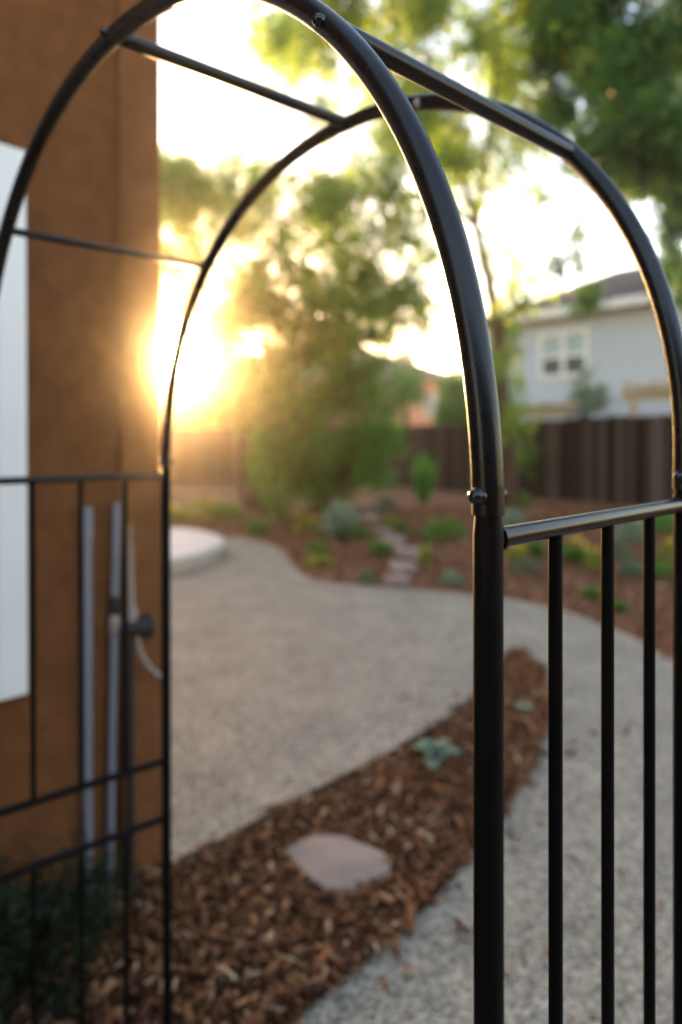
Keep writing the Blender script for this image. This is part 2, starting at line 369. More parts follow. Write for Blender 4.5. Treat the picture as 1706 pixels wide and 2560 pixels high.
def strip_test(p):
    a = inside(p, sp); d = edge_dist(p, sp, True)
    a |= d < rng.exponential(.014, len(p)) + (rng.uniform(0, 1, len(p)) < .02) * rng.exponential(.25, len(p))
    return a & ~(inside(p, stone_xy) & (edge_dist(p, stone_xy, True) > rng.exponential(.005, len(p))))
v1, f1 = chips(26000, strip_test, (-2.6, 1.6, .4, 5.6), .028, .09, lambda p: np.full(len(p), .014))
stuff(link('bark_chips', v1, f1, M['chip']))
def bed_test(p):
    d = sdist(p); return (d > .02) & (np.abs(p[:, 0]) < 0.62 * p[:, 1] + .5)
v1, f1 = chips(26000, bed_test, (-6, 8, 3, 14), .040, .11, lambda p: bed_h(p) + .004)
stuff(link('bark_chips', v1, f1, M['chip']))

v1, f1 = chips(420, lambda p: ~inside(p, sp) & (sdist(p) < -.05) & (p[:, 0] > -.62 * p[:, 1]) & ~((p[:, 0] < corner.x - .02) & (p[:, 1] < corner.y)), (-2.5, 3.2, 1.5, 8), .016, .05, lambda p: np.full(len(p), .003))
stuff(link('bark_chips', v1, f1, M['chip']))

# black edging between the gravel and the strip
mb = MB(); up = smooth_poly([(x, y, 0) for x, y in strip_up], 4)
tops = []
for i, p in enumerate(up):
    a = up[max(i - 1, 0)]; b = up[min(i + 1, len(up) - 1)]; t = (b - a).normalized(); n = Vector((-t.y, t.x, 0))
    wv = 0.003 * math.sin(i * .7)
    tops.append([p - n * .004 + Vector((0, 0, -.03)), p - n * .004 + Vector((0, 0, .032 + wv)), p + n * .004 + Vector((0, 0, .032 + wv)), p + n * .004 + Vector((0, 0, -.03))])
k = len(tops)
mb.addv([v for r in tops for v in r], [(4 * i + j, 4 * i + 4 + j, 4 * i + 4 + (j + 1) % 4, 4 * i + (j + 1) % 4) for i in range(k - 1) for j in range(4)] + [(0, 1, 2, 3), (4 * k - 1, 4 * k - 2, 4 * k - 3, 4 * k - 4)])
tag(mb.build('landscape_edging', M['edging']), 'thin black edging strip along the straight side of the mulch, against the gravel', 'edging')

# ------------------------------------------------------------------ flagstones
def slab_stone(pts, th, bury, label, group=None, smooth=True):
    """irregular flat stone, rounded rim"""
    pts = [Vector(p) for p in pts]; c = sum(pts, Vector()) / len(pts)
    fine = smooth_poly([tuple(p) for p in pts], 4, True) if smooth else [pts[i].lerp(pts[(i + 1) % len(pts)], t) for i in range(len(pts)) for t in (.08, .36, .64, .92)]
    rings = []
    for s, z in ((1.0, -bury), (1.0, th * .55), (0.985, th * .86), (0.955, th)):
        rings.append([Vector((c.x + (p.x - c.x) * s + rng.normal(0, .001), c.y + (p.y - c.y) * s + rng.normal(0, .001), p.z + z)) for p in fine])
    n = len(fine); vs = [v for r in rings for v in r] + [Vector((c.x, c.y, c.z + th * 1.02))]
    fs = [(a * n + i, a * n + (i + 1) % n, (a + 1) * n + (i + 1) % n, (a + 1) * n + i) for a in range(3) for i in range(n)]
    fs += [(3 * n + i, 3 * n + (i + 1) % n, 4 * n) for i in range(n)]
    o = link('flagstone', [v - c for v in vs], fs, M['flag'], smooth=True); o.location = c
    return tag(o, label, 'flagstone', group)
near = [(713, 2124), (772, 2092), (853, 2090), (891, 2106), (956, 2132), (979, 2159), (970, 2185), (907, 2214), (864, 2230), (811, 2224), (762, 2187), (734, 2154)]
slab_stone([G0(x, y, .02) for x, y in near], .008, .05, 'large pinkish flat flagstone set in the dark bark mulch strip nearest the camera', None, False)
stones = [((990, 1455), 74, 20, 'pale pink stepping stone at the very edge of the gravel'),
          ((1008, 1421), 72, 24, 'pink rectangular stepping stone, second up from the gravel edge'),
          ((1016, 1385), 70, 26, 'grey pink stepping stone, third up from the gravel edge'),
          ((985, 1354), 62, 20, 'stepping stone halfway up the little path, between two green clumps'),
          ((955, 1330), 54, 15, 'stepping stone just above the bend of the little path'),
          ((928, 1294), 46, 15, 'reddish stepping stone near the top of the little path'),
          ((915, 1268), 40, 13, 'small stepping stone at the top of the little path')]
for (x, y), w, h, lab in stones:
    q = []
    for k in range(9):
        a = 2 * math.pi * k / 9
        ca, sa = math.cos(a), math.sin(a)
        ex = abs(ca) ** .6 * math.copysign(1, ca); ey = abs(sa) ** .6 * math.copysign(1, sa)
        g = G(x + w / 2 * ex * random.uniform(.9, 1.05), y + h / 2 * ey * random.uniform(.9, 1.05)); q.append(g)
    zc = max(p.z for p in q)
    q = [Vector((p.x, p.y, zc)) for p in q]
    slab_stone(q, .03, .3, lab, 'stepping stones up the planted bank')

# ------------------------------------------------------------------ round raised slab by the house
pc = (-3.88, 9.75); pr = 2.15
ring = lambda r, z: [(pc[0] + r * math.cos(a), pc[1] + r * math.sin(a), z) for a in np.linspace(0, 2 * math.pi, 97)[:-1]]
root = empty('round_patio', (*pc, 0), 'round raised pale concrete patio at the edge of the gravel beyond the house corner', 'patio')
def lathe(prof, name, m, n=96):
    vs = []
    for r, z in prof: vs += [(x - pc[0], y - pc[1], zz) for x, y, zz in ring(r, z)]
    fs = [(i * n + j, i * n + (j + 1) % n, (i + 1) * n + (j + 1) % n, (i + 1) * n + j) for i in range(len(prof) - 1) for j in range(n)]
    fs.append(tuple((len(prof) - 1) * n + j for j in range(n)))
    o = link(name, vs, fs, m, root, smooth=False); return o
M['slabside'] = mat('slab_side', (0.42, 0.36, 0.30), rough=0.9, var=(0.36, 0.31, 0.26), nscale=5, bump=0.4, bscale=30)
lathe([(pr - .04, -.02), (pr - .04, .145)], 'base', M['slabside'])
lathe([(pr, .148), (pr, .185), (pr - .01, .198), (pr - .03, .205)], 'paving_top', M['slab'])

# ------------------------------------------------------------------ the brown stucco house on the left
zup = Vector((0, 0, 1)); wbk = -wn
root = empty('stucco_house', corner, 'brown stucco house corner on the left with white window trim', 'house')
def wp(s, out_, z): return corner - wdir * s + wn * out_ + zup * z
mb = MB(); c = wp(4.5, -3.0, 3.1); mb.box(c, 9.0, 6.0, 6.4, wdir, wn, zup); mb.build('wall', M['stucco'], root)
mb = MB()
mb.box(wp(.076 - .009, .008, 3.1), .152 + .018, .020, 6.4, wdir, wn, zup)
mb.build('corner_band', M['stucco_band'], root, bevel=.006)
mb = MB(); mb.box((2.2, -5.4, 1.55), 9.5, 5.0, 3.3); mb.build('wall', M['unseen_wing'], root)  # unseen wing added behind the camera to darken reflections in the arch tubes
mb = MB(); mb.box(wp(4.5, -3.0, 6.42), 10.2, 7.2, .22, wdir, wn, zup); mb.build('roof', M['brownroof'], root)
s0, s1, z0, z1, tw = .492, 1.75, .80, 2.56, .088
wroot = MB(); 
wroot.box(wp(s0 + tw / 2, .016, (z0 + z1) / 2), tw, .036, z1 - z0, wdir, wn, zup)
wroot.box(wp(s1 - tw / 2, .016, (z0 + z1) / 2), tw, .036, z1 - z0, wdir, wn, zup)
wroot.box(wp((s0 + s1) / 2, .016, z0 + tw / 2), s1 - s0 - 2 * tw, .034, tw, wdir, wn, zup)
wroot.box(wp((s0 + s1) / 2, .016, z1 - tw / 2), s1 - s0 - 2 * tw, .034, tw, wdir, wn, zup)
win = wroot.build('window', M['white'], root, bevel=.004)
mb = MB(); loc0 = root.location
for sa, sb in ((s0 + tw, (s0 + s1) / 2 - .012), ((s0 + s1) / 2 + .012, s1 - tw)):
    for a, b_ in ((sa, sa + .045), (sb - .045, sb)): mb.box(wp((a + b_) / 2, .010, (z0 + z1) / 2), .045, .028, z1 - z0 - 2 * tw, wdir, wn, zup)
    for zc in (z0 + tw + .022, z1 - tw - .022): mb.box(wp((sa + sb) / 2, .010, zc), sb - sa - .09, .027, .044, wdir, wn, zup)
mb.box(wp((s0 + s1) / 2, .008, (z0 + z1) / 2), .024, .03, z1 - z0 - 2 * tw, wdir, wn, zup)
def sub(mbx, name, m, part, rootloc, **k):
    o = mbx.build(name, m, None, **k)
    for v in o.data.vertices: v.co -= rootloc
    o.parent = part; return o
sub(mb, 'sash', M['white'], win, loc0)
mb = MB(); mb.box(wp((s0 + s1) / 2, .002, (z0 + z1) / 2), s1 - s0 - 2 * tw - .02, .008, z1 - z0 - 2 * tw - .02, wdir, wn, zup)
sub(mb, 'pane', M['glass'], win, loc0)

# pipes against the wall
r1 = empty('conduit_pipe', wp(.285, .022, 0), 'plain grey plastic pipe standing against the brown wall, the one nearer the window', 'pipe')
mb = MB(); mb.tube([wp(.285, .022, -.03), wp(.283, .022, 1.30)], .0145); mb.build('pipe', M['pvc'], r1, smooth=True)
mb = MB(); mb.tube([wp(.283, .022, 1.285), wp(.283, .022, 1.39)], .0180); mb.build('socket', M['pvc'], r1, smooth=True)
r2 = empty('conduit_pipe', wp(.205, .02, 0), 'leaning grey blue pipe with dark coupling and white clip, beside the black valve', 'pipe')
pb = lambda z: wp(.205 - .034 * z / 1.4, .022, z)
mb = MB(); mb.tube([pb(-.03), pb(1.40)], .0130); mb.build('pipe', M['pvc'], r2, smooth=True)
mb = MB(); mb.tube([pb(1.0), pb(1.01), pb(1.055), pb(1.065)], [.014, .0165, .0165, .014]); mb.build('coupling', M['darkpipe'], r2, smooth=True)
mb = MB(); mb.tube([pb(.93), pb(.94), pb(.985), pb(.995)], [.0135, .019, .019, .0135]); mb.build('clip', M['whip'], r2, smooth=True)
r3 = empty('water_standpipe', wp(.135, .05, 0), 'dark standpipe with round black valve and pale curling tube end', 'standpipe')
mb = MB(); mb.tube([wp(.138, .05, -.03), wp(.138, .05, .93)], .015); mb.build('pipe', M['darkpipe'], r3, smooth=True)
mb = MB(); vc = wp(.118, .055, .945)
mb.tube([wp(.16, .055, .945), vc, wp(.105, .058, .945), wp(.07, .06, .94), wp(.055, .06, .94)], [.022, .034, .034, .046, .03], 18); mb.build('valve', M['darkpipe'], r3, smooth=True)
mb = MB(); mb.tube([wp(.128, .05, .97), wp(.128, .05, 1.0), wp(.132, .05, 1.03), wp(.134, .05, 1.2), wp(.136, .05, 1.32)], [.02, .02, .011, .009, .004]); mb.build('riser_tube', M['whip'], r3, smooth=True)
mb = MB(); tail = smooth_poly([tuple(wp(.115, .06, .93)), tuple(wp(.108, .065, .87)), tuple(wp(.085, .075, .81)), tuple(wp(.05, .085, .765)), tuple(wp(.03, .09, .752))], 5)
mb.tube(tail, [.0085] * len(tail)); mb.build('tube_end', M['whip'], r3, smooth=True)

# ------------------------------------------------------------------ black metal garden arch
cc = lambda x, z: Vector((x, z, 0))
FR, RR, RL, FL = cc(.1233, .5669), cc(.4513, .8909), cc(-.4761, 1.8336), cc(-.8272, 1.5469)
h1, h2, h3, hs = H - .0791, H - .8523, H - 1.0073, H - .0465
ee = 2.097
arch = empty('garden_arch', (FR + RR + RL + FL) / 4, 'black tubular metal garden arch with barred side panels framing the view', 'garden arch')
lean = Vector((.0018, -.0039, 1))
def up(p, z): return p + lean * (z - H) + zup * H if False else Vector((p.x + lean.x * (z - H), p.y + lean.y * (z - H), z))
def archpt(front, t):
    A, B = (FR, FL) if front else (RR, RL)
    ca, sa = math.cos(t), math.sin(t)
    s = .5 - .5 * math.copysign(abs(ca) ** (2 / ee), ca)
    hh_ = (.6897 if front else .6771) * abs(sa) ** (2 / ee)
    d = (RR - FR).normalized(); k_ = .0023 if front else -.0135
    l_ = .0254 if front else -.0455
    p = A * (1 - s) + B * s + d * (k_ * hh_) + (B - A).normalized() * (l_ * hh_)
    return up(p, hs + hh_)
joint = H - .0585
for front in (True, False):
    pts_ = [up(FR if front else RR, joint), up(FR if front else RR, joint + .025)]
    pts_ += [archpt(front, t) for t in np.linspace(0, math.pi, 90)]
    pts_ += [up(FL if front else RL, joint + .025), up(FL if front else RL, joint)]
    mb = MB(); mb.tube(pts_, .0137, 22); ao = mb.build('arch', M['black'], arch, smooth=True)
for p in (FR, RR, RL, FL):
    mb = MB(); mb.tube([up(p, -.06), up(p, joint - .016), up(p, joint - .010), up(p, joint - .003), up(p, joint + .002)], [.01265, .01265, .0122, .0115, .0115], 22); mb.build('post', M['matteblack'], arch, smooth=True)
for t in (.7591, 1.5543, 2.3459):
    a = archpt(True, t); b = archpt(False, t)
    d = (b - a).normalized()
    mb = MB(); mb.tube([a + d * .008, b - d * .008], .0112 if t < 2 else .0082, 16); mb.build('crossbar', M['black'], arch, smooth=True)
    if t < 2:
        mb = MB(); mb.dome(a - d * .0125, -d, .0062, .0105); mb.build('cap_nut', M['nut'], arch, smooth=True)
for A, B in ((FR, RR), (FL, RL)):
    d = (B - A).normalized()
    for z in (h1, h2, h3):
        mb = MB(); mb.tube([up(A, z) + d * .008, up(B, z) - d * .008], .0092, 18); mb.build('side_rail', M['black'] if z == h1 else M['matteblack'], arch, smooth=True)
    for s in (.25, .5, .75):
        p = A * (1 - s) + B * s
        mb = MB(); mb.tube([up(p, h2 + .007), up(p, h1 - .007)], .0068, 14); mb.build('bar', M['matteblack'], arch, smooth=True)
        mb = MB(); mb.tube([up(p, -.03), up(p, h3 - .007)], .0068, 14); mb.build('bar', M['matteblack'], arch, smooth=True)
    for p in (A, B):       # flanged rail ends
        s_ = 1 if p is A else -1
        mb = MB(); mb.tube([up(p, h1) + d * s_ * .011, up(p, h1) + d * s_ * .0145], .0125, 16); mb.build('rail_flange', M['black'], arch, smooth=True)
for p, q in ((FR, RR), (RR, FR), (RL, FL), (FL, RL)):
    d = (q - p).normalized()
    nd = Vector((-d.y, d.x, 0))
    for sgn in (1, -1):
        mb = MB(); mb.dome(up(p, joint + .0165) + d * sgn * .0125, d * sgn, .0068, .0115); mb.build('cap_nut', M['nut'], arch, smooth=True)
# small round sticker left on the rear arch
ta = 1.32; a = archpt(False, ta); b = archpt(False, ta + .02); td = (b - a).normalized()
best = None
for ta in np.linspace(.9, 1.7, 60):
    q = archpt(False, ta); x = CX + F_PX * q.x / q.y
    if best is None or abs(x - 1059) < best[0]: best = (abs(x - 1059), ta)
a = archpt(False, best[1]); td = (archpt(False, best[1] + .01) - archpt(False, best[1] - .01)).normalized()
view = (Vector((0, 0, H)) - a).normalized(); sn = (view - td * view.dot(td)).normalized(); bd = td.cross(sn)
mb = MB(); vs = [a]; nr = 5
vs = []; 
for i in range(nr + 1):
    for j in range(16):
        q = 2 * math.pi * j / 16; r = .0075 * i / nr
        u_, w_ = r * math.cos(q), r * math.sin(q) * 1.2
        th = w_ / .0139
        vs.append(a + td * u_ + (sn * math.cos(th) + bd * math.sin(th)) * .01395)
mb.addv(vs, [(i * 16 + j, i * 16 + (j + 1) % 16, (i + 1) * 16 + (j + 1) % 16, (i + 1) * 16 + j) for i in range(nr) for j in range(16)])
M['sticker'] = mat('sticker', (0.62, 0.55, 0.56), rough=0.4, var=(0.45, 0.20, 0.20), nscale=180)
mb.build('sticker', M['sticker'], arch)

# ------------------------------------------------------------------ fences
def fence(A, B, top, label, seed):
    rr = random.Random(seed)
    A = Vector((*A, 0)); B = Vector((*B, 0)); d = (B - A); Ln = d.length; d.normalize(); n = Vector((d.y, -d.x, 0))
    root = empty('wooden_fence', A, label, 'fence')
    zb = lambda s: max(hz(*(A + d * s)[:2]), 0)
    mb = MB(); s = 0.0
    while s < Ln:
        w = rr.uniform(.125, .150); h_ = top + rr.uniform(-.02, .02); z = zb(s) - .03
        mb.box(A + d * (s + w / 2) + n * rr.uniform(-.004, .004) + zup * ((h_ + z) / 2), w - rr.uniform(.004, .012), .02, h_ - z, d, n, zup); s += w
    mb.build('boards', M['fence'], root)
    for s in np.arange(0.05, Ln, 2.4):
        mb = MB(); z = zb(s); mb.box(A + d * s + n * .07 + zup * ((top + z) / 2), .095, .095, top - z, d, n, zup); mb.build('post', M['fence'], root)
    for zc in (top - .28, .34 + .30):
        mb = MB(); mb.box(A + d * Ln / 2 + n * .045 + zup * zc, Ln, .04, .09, d, n, zup); mb.build('rail', M['fence'], root)
FC = (1.83, 20.3)
fence((9.2, 8.35), FC, 2.18, 'dark brown board fence on the right, below the pale grey house', 3)
fence(FC, (-11.5, 25.6), 2.2, 'dark brown board fence across the back, behind the leafy bush', 4)

# ------------------------------------------------------------------ trees
def leaf_cloud(clumps, n_per, leaf, droop=0.0):
    """clumps: (centre, radius xyz, weight). leaves gather on small twigs inside each clump"""
    Pq, Dq, Nq, Lq, Wq = [], [], [], [], []
    for c_, r_, w_ in clumps:
        n = max(int(n_per * w_), 6); tw_ = max(n // 17, 2)
        u_ = unit(rng.normal(size=(tw_, 3))) * (rng.uniform(0, 1, (tw_, 1)) ** .45)
        tc_ = np.array(c_) + u_ * np.array(r_)
        td_ = unit(rng.normal(size=(tw_, 3)) + np.array([0, 0, -droop]))
        k = rng.integers(0, tw_, n); t_ = rng.uniform(0, 1, (n, 1)); tl = leaf * 5.5
        p = tc_[k] + td_[k] * (t_ - .4) * tl + rng.normal(0, leaf * .55, (n, 3))
        d_ = unit(td_[k] * .8 + rng.normal(size=(n, 3)) * .8 + np.array([0, 0, -droop * .6])); nn = unit(rng.normal(size=(n, 3)) + np.array([0, 0, .8]))
        Pq.append(p); Dq.append(d_); Nq.append(nn)
        l_ = leaf * rng.uniform(.6, 1.35, n); Lq.append(l_); Wq.append(l_ * rng.uniform(.36, .55, n))
    return quads(np.vstack(Pq), np.vstack(Dq), np.vstack(Nq), np.concatenate(Lq), np.concatenate(Wq))
def limb(mb, a, b, r0, r1, sag=.1, seg=6, n=8):
    a = Vector(a); b = Vector(b); L_ = (b - a).length; ps = []
    w1 = Vector(rng.normal(0, .05, 3)) * L_
    for i in range(seg + 1):
        t = i / seg; p = a.lerp(b, t) + w1 * math.sin(math.pi * t) + zup * (sag * L_ * math.sin(math.pi * t)); ps.append(p)
    mb.tube(ps, [r0 + (r1 - r0) * (i / seg) for i in range(seg + 1)], n); return ps
def clump_px(lst, Y0, dY, rs=1.0):
    res = []
    for x, y, rad, w in lst:
        Y = Y0 + rng.uniform(-dY, dY); p = P(x, y, Y); r = rad / F_PX * Y * rs
        res.append((tuple(p), (r, r * 1.2, r * .85), w))
    return res

# main tree: trunk behind the arch post, crown spread over the middle of the picture
base = G(1272, 1272)
TY = base.y
main_l = []
def fill(x0, x1, y0, y1, n, rad, w):
    for _ in range(n): main_l.append((rng.uniform(x0, x1), rng.uniform(y0, y1), rad * rng.uniform(.6, 1.3), w * rng.uniform(.6, 1.2)))
fill(690, 1340, -260, 40, 50, 70, .9)
fill(680, 1040, 30, 330, 28, 52, .65)
fill(1000, 1360, 30, 420, 42, 56, .7)
fill(390, 1080, 420, 740, 46, 44, .5)
fill(520, 1050, 680, 800, 20, 30, .35)
fill(370, 520, 400, 700, 12, 36, .45)
fill(470, 1080, 740, 850, 44, 27, .40)
fill(380, 480, 690, 790, 6, 24, .25)
fill(640, 760, 30, 170, 5, 42, .5)
for q in [(520, 480, 48, .7), (560, 540, 44, .6), (480, 560, 44, .6), (620, 490, 44, .6), (530, 610, 40, .5), (590, 690, 36, .45), (480, 690, 30, .35), (640, 720, 34, .4), (690, 780, 30, .4), (760, 800, 28, .35), (425, 400, 26, .25), (395, 395, 20, .15), (430, 480, 55, .9), (500, 520, 50, .8), (400, 540, 45, .7), (590, 400, 48, .9), (630, 430, 45, .7), (560, 450, 40, .5), (470, 600, 45, .7), (420, 640, 40, .5), (600, 560, 45, .7), (650, 610, 50, .8), (720, 560, 55, .8), (560, 640, 45, .6), (700, 660, 50, .7), (770, 620, 55, .8), (820, 530, 55, .7), (780, 470, 50, .6), (860, 430, 55, .7), (930, 480, 60, .9), (960, 400, 60, .8), (1000, 560, 55, .8), (900, 600, 50, .6), (860, 690, 50, .6), (940, 720, 45, .5), (800, 740, 40, .4), (1010, 660, 45, .5), (1030, 740, 45, .5), (620, 730, 40, .45), (520, 740, 35, .4), (560, 800, 35, .4), (640, 800, 30, .3), (1090, 640, 40, .5),
          (1120, 460, 55, .7), (1180, 520, 50, .6), (1250, 470, 45, .5), (1210, 600, 45, .55), (1230, 680, 45, .6), (1290, 640, 35, .35), (1320, 700, 36, .5), (1250, 760, 46, .8), (1300, 765, 34, .5), (1255, 830, 36, .6), (1375, 720, 20, .2), (1275, 880, 26, .4), (1230, 900, 30, .4), (1260, 970, 36, .5), (1280, 1020, 34, .45), (1290, 1060, 34, .4), (1310, 1150, 30, .35), (1350, 510, 30, .25), (1340, 480, 30, .3)]:
    main_l.append(q)
cl = clump_px(main_l, TY, 2.6, 1.6)
v, f = leaf_cloud(cl, 1300, .088, droop=.5)
root = empty('garden_tree', base, 'tall airy tree in the bed, its trunk rising just behind the near right post', 'tree')
o = link('crown', v - np.array(base), f, M['leaf'], root)
mb = MB()
forks = [P(1245, 820, TY), P(1190, 560, TY + .5), P(1050, 330, TY + .3), P(1230, 300, TY - .6)]
tr = [base - zup * .1, P(1268, 1180, TY), P(1258, 1040, TY), P(1245, 900, TY), forks[0]]
mb.tube(smooth_poly([tuple(p) for p in tr], 4), list(np.linspace(.20, .13, 17)), 12)
ends = []
def L2(a, b, r0, r1, **k): mb_p = limb(mb, a, b, r0, r1, **k); return mb_p[-1]
e1 = L2(forks[0], forks[1], .12, .085); e2 = L2(e1, forks[2], .08, .05); e3 = L2(e1, forks[3], .075, .05)
e4 = L2(forks[0], P(1010, 760, TY + .8), .085, .055); e5 = L2(e4, P(800, 600, TY + 1.2), .055, .035); e6 = L2(e5, P(560, 480, TY + .8), .035, .02); e7 = L2(e2, P(840, 120, TY), .05, .03)
e8 = L2(e1, P(960, 480, TY - .8), .06, .035); e9 = L2(e8, P(700, 560, TY - .9), .035, .02); e10 = L2(e5, P(480, 640, TY + .2), .03, .015); e11 = L2(e3, P(1200, -100, TY), .05, .03); e12 = L2(forks[0], P(1330, 740, TY - .7), .05, .025)
nodes_ = [e1, e2, e3, e4, e5, e6, e7, e8, e9, e10, e11, e12, forks[0]]
for c_, r_, w_ in cl[::2]:
    c_ = Vector(c_); nb = min(nodes_, key=lambda q: (q - c_).length); limb(mb, nb, c_, .016, .005, sag=.05, seg=4, n=5)
mb.build('trunk', M['bark'], root, smooth=True)

# dense dark tree overhanging top right
lst = []
for _ in range(250):
    x = rng.uniform(1340, 2300); y = rng.uniform(-500, 430)
    if x < 1480 and y > 330: continue
    if y > 60 + (x - 1340) * 1.6 or y > 400 + .1 * (x - 1500): continue
    lst.append((x, y, 75 * rng.uniform(.7, 1.3), 1.0))
for q in [(1380, 250, 50, .7), (1360, 150, 50, .7), (1580, 400, 55, .9), (1650, 440, 50, .8), (1700, 470, 50, .7), (1520, 380, 50, .8), (1695, 560, 22, .3), (1680, 640, 16, .2), (1500, 420, 45, .5), (1560, 470, 30, .3), (1470, 360, 45, .5), (1410, 300, 40, .4), (1430, 400, 30, .25), (1640, 430, 40, .5), (1690, 470, 35, .5), (1665, 560, 18, .25), (1690, 520, 22, .3), (1672, 610, 14, .15), (1690, 650, 14, .15), (1705, 720, 14, .15), (1450, 560, 14, .12), (1445, 610, 12, .1), (1452, 660, 14, .12), (1470, 745, 20, .25), (1395, 650, 18, .2), (1480, 720, 16, .2), (1655, 700, 14, .12), (1600, 440, 34, .4)]: lst.append(q)
cl = clump_px(lst, 10.5, 1.6)
v, f = leaf_cloud(cl, 1500, .085, droop=1.6)
tb = Vector((8.6, 11.2, hz(8.6, 11.2)))
root = empty('weeping_tree', tb, 'dense dark green drooping tree overhanging the top right corner', 'tree')
link('crown', v - np.array(tb), f, M['darkleaf'], root)
mb = MB(); mb.tube(smooth_poly([tuple(tb - zup * .1), (8.5, 11.1, 2.2), (8.1, 10.9, 4.6), (7.6, 10.6, 6.6)], 4), list(np.linspace(.26, .14, 13)), 12)
for c_, r_, w_ in cl[::4]: limb(mb, (7.8, 10.7, 5.4 + rng.uniform(-.8, 1)), c_, .035, .006, sag=.12, seg=5, n=5)
mb.build('trunk', M['bark'], root, smooth=True)

def bush(name, label, cat, base_px, lst, Y, dY, leaf, n, m, trunk_r=.05, droop=.2, stems=3, group=None):
    base = G(*base_px); Y = Y or base.y
    cl = clump_px(lst, Y, dY); v, f = leaf_cloud(cl, n, leaf, droop)
    base = Vector((base.x * Y / base.y, Y, hz(base.x * Y / base.y, Y)))
    root = empty(name, base, label, cat, group)
    link('crown', v - np.array(base), f, m, root)
    mb = MB()
    for k_ in range(stems):
        tgt = Vector(cl[int(rng.integers(len(cl)))][0]); limb(mb, base - zup * .08 + Vector((rng.uniform(-.1, .1), rng.uniform(-.1, .1), 0)), tgt, trunk_r, trunk_r * .3, sag=.0)
    for c_, r_, w_ in cl[::2]:
        c_ = Vector(c_); limb(mb, base.lerp(c_, .45), c_, trunk_r * .35, .006, sag=.05, seg=4, n=5)
    mb.build('trunk', M['bark'], root, smooth=True)
    return root
lst = []
for _ in range(90):
    a = rng.uniform(0, 2 * np.pi); q = rng.uniform(0, 1) ** .5
    x = 790 + 175 * q * math.cos(a); y = 1030 + 205 * q * math.sin(a)
    if y > 1130: x = 790 + (x - 790) * .75
    lst.append((x, y, 38 * rng.uniform(.5, 1.3), rng.uniform(.4, 1.0)))
for _ in range(34): lst.append((rng.uniform(650, 940), rng.uniform(1110, 1215), 34 * rng.uniform(.6, 1.2), 1.0))
lst += [(690, 850, 26, .4), (745, 830, 24, .35), (905, 845, 30, .4), (640, 1000, 34, .4), (955, 910, 36, .5), (985, 1010, 32, .5), (650, 1110, 30, .4), (930, 1150, 28, .4), (930, 1070, 50, 1.0), (980, 1085, 30, .6), (720, 880, 40, .8), (860, 870, 40, .7), (820, 850, 30, .5), (1010, 940, 32, .5), (1020, 980, 30, .5)]
bush('bush', 'big rounded green bush in front of the back fence, middle of the picture', 'bush', (800, 1238), lst, 14.0, .9, .105, 420, M['bushleaf'], .04, .4, 6)
lst = [(470, 1000, 34, .4), (520, 1020, 40, .6), (560, 1030, 35, .4), (600, 960, 45, .6), (640, 900, 40, .6), (590, 890, 38, .5), (670, 950, 40, .6), (540, 960, 35, .4), (610, 1030, 40, .5), (490, 950, 22, .2), (660, 1010, 40, .5), (575, 930, 30, .4), (700, 900, 35, .5), (492, 858, 24, .5), (508, 905, 30, .9), (484, 945, 26, .7), (545, 865, 34, .9), (560, 915, 36, 1.0), (610, 855, 36, .8), (655, 860, 34, .6), (530, 945, 30, .6), (455, 985, 24, .5)]
bush('small_tree', 'slim young tree with yellow backlit leaves left of the big bush', 'tree', (620, 1240), lst, 15.0, .9, .10, 420, M['yellowleaf'], .075, .3, 2)

# trees beyond the back fence
def far_tree(px, pyb, pyt, halfw, Y, label, m, n, seedw=1.0):
    lst = []
    for _ in range(n):
        a = rng.uniform(0, 2 * np.pi); q = rng.uniform(0, 1) ** .5
        yy = (pyb + pyt) / 2 + (pyb - pyt) / 2 * q * math.sin(a); lst.append((px + halfw * q * math.cos(a), yy, halfw * .24 * rng.uniform(.7, 1.3) + 8, seedw))
    cl = clump_px(lst, Y, 1.6); v, f = leaf_cloud(cl, 300, .17, .3)
    b_ = P(px, 1100, Y); b_.z = hz(b_.x, b_.y) if Y < 40 else -.1
    root = empty('background_tree', b_, label, 'tree', 'trees beyond the back fence')
    link('crown', v - np.array(b_), f, m, root)
    mb = MB(); topc = P(px, (pyb + pyt) / 2, Y); limb(mb, b_ - zup * .2, topc, .16, .08, sag=0)
    for c_, r_, w_ in cl[::3]: limb(mb, b_.lerp(topc, .7), c_, .05, .01, sag=.05, seg=4, n=5)
    mb.build('trunk', M['bark'], root, smooth=True)
far_tree(590, 1090, 850, 112, 31, 'olive coloured tree behind the back fence, right of the low sun', M['leaf'], 46, 1.5)
far_tree(524, 1115, 852, 58, 28.5, 'added narrow tree rising over the back fence, between the sun and the slim young tree', M['leaf'], 46, 1.8)  # tree added to keep low sun off the gravel and the air
far_tree(400, 1110, 948, 95, 32, 'low tree behind the back fence, straight under the sun', M['leaf'], 60, 2.0)
far_tree(200, 1110, 900, 150, 33, 'tree far behind the back fence, mostly hidden by the house corner', M['leaf'], 30)
far_tree(730, 1060, 880, 90, 34, 'tree behind the top of the big bush, left of the peach house', M['bushleaf'], 24)
far_tree(1010, 1040, 880, 42, 27, 'small blue green tree against the peach house wall', M['sageleaf'], 12, .6)
far_tree(1165, 1085, 925, 58, 26, 'bushy tree between the peach house and the pale grey house', M['bushleaf'], 30, 1.4)
far_tree(1465, 1035, 925, 46, 19.2, 'scrubby shrub rising above the fence, before the pale grey house', M['sageleaf'], 10, .22)

# ------------------------------------------------------------------ neighbours' houses
def quad_house(): pass
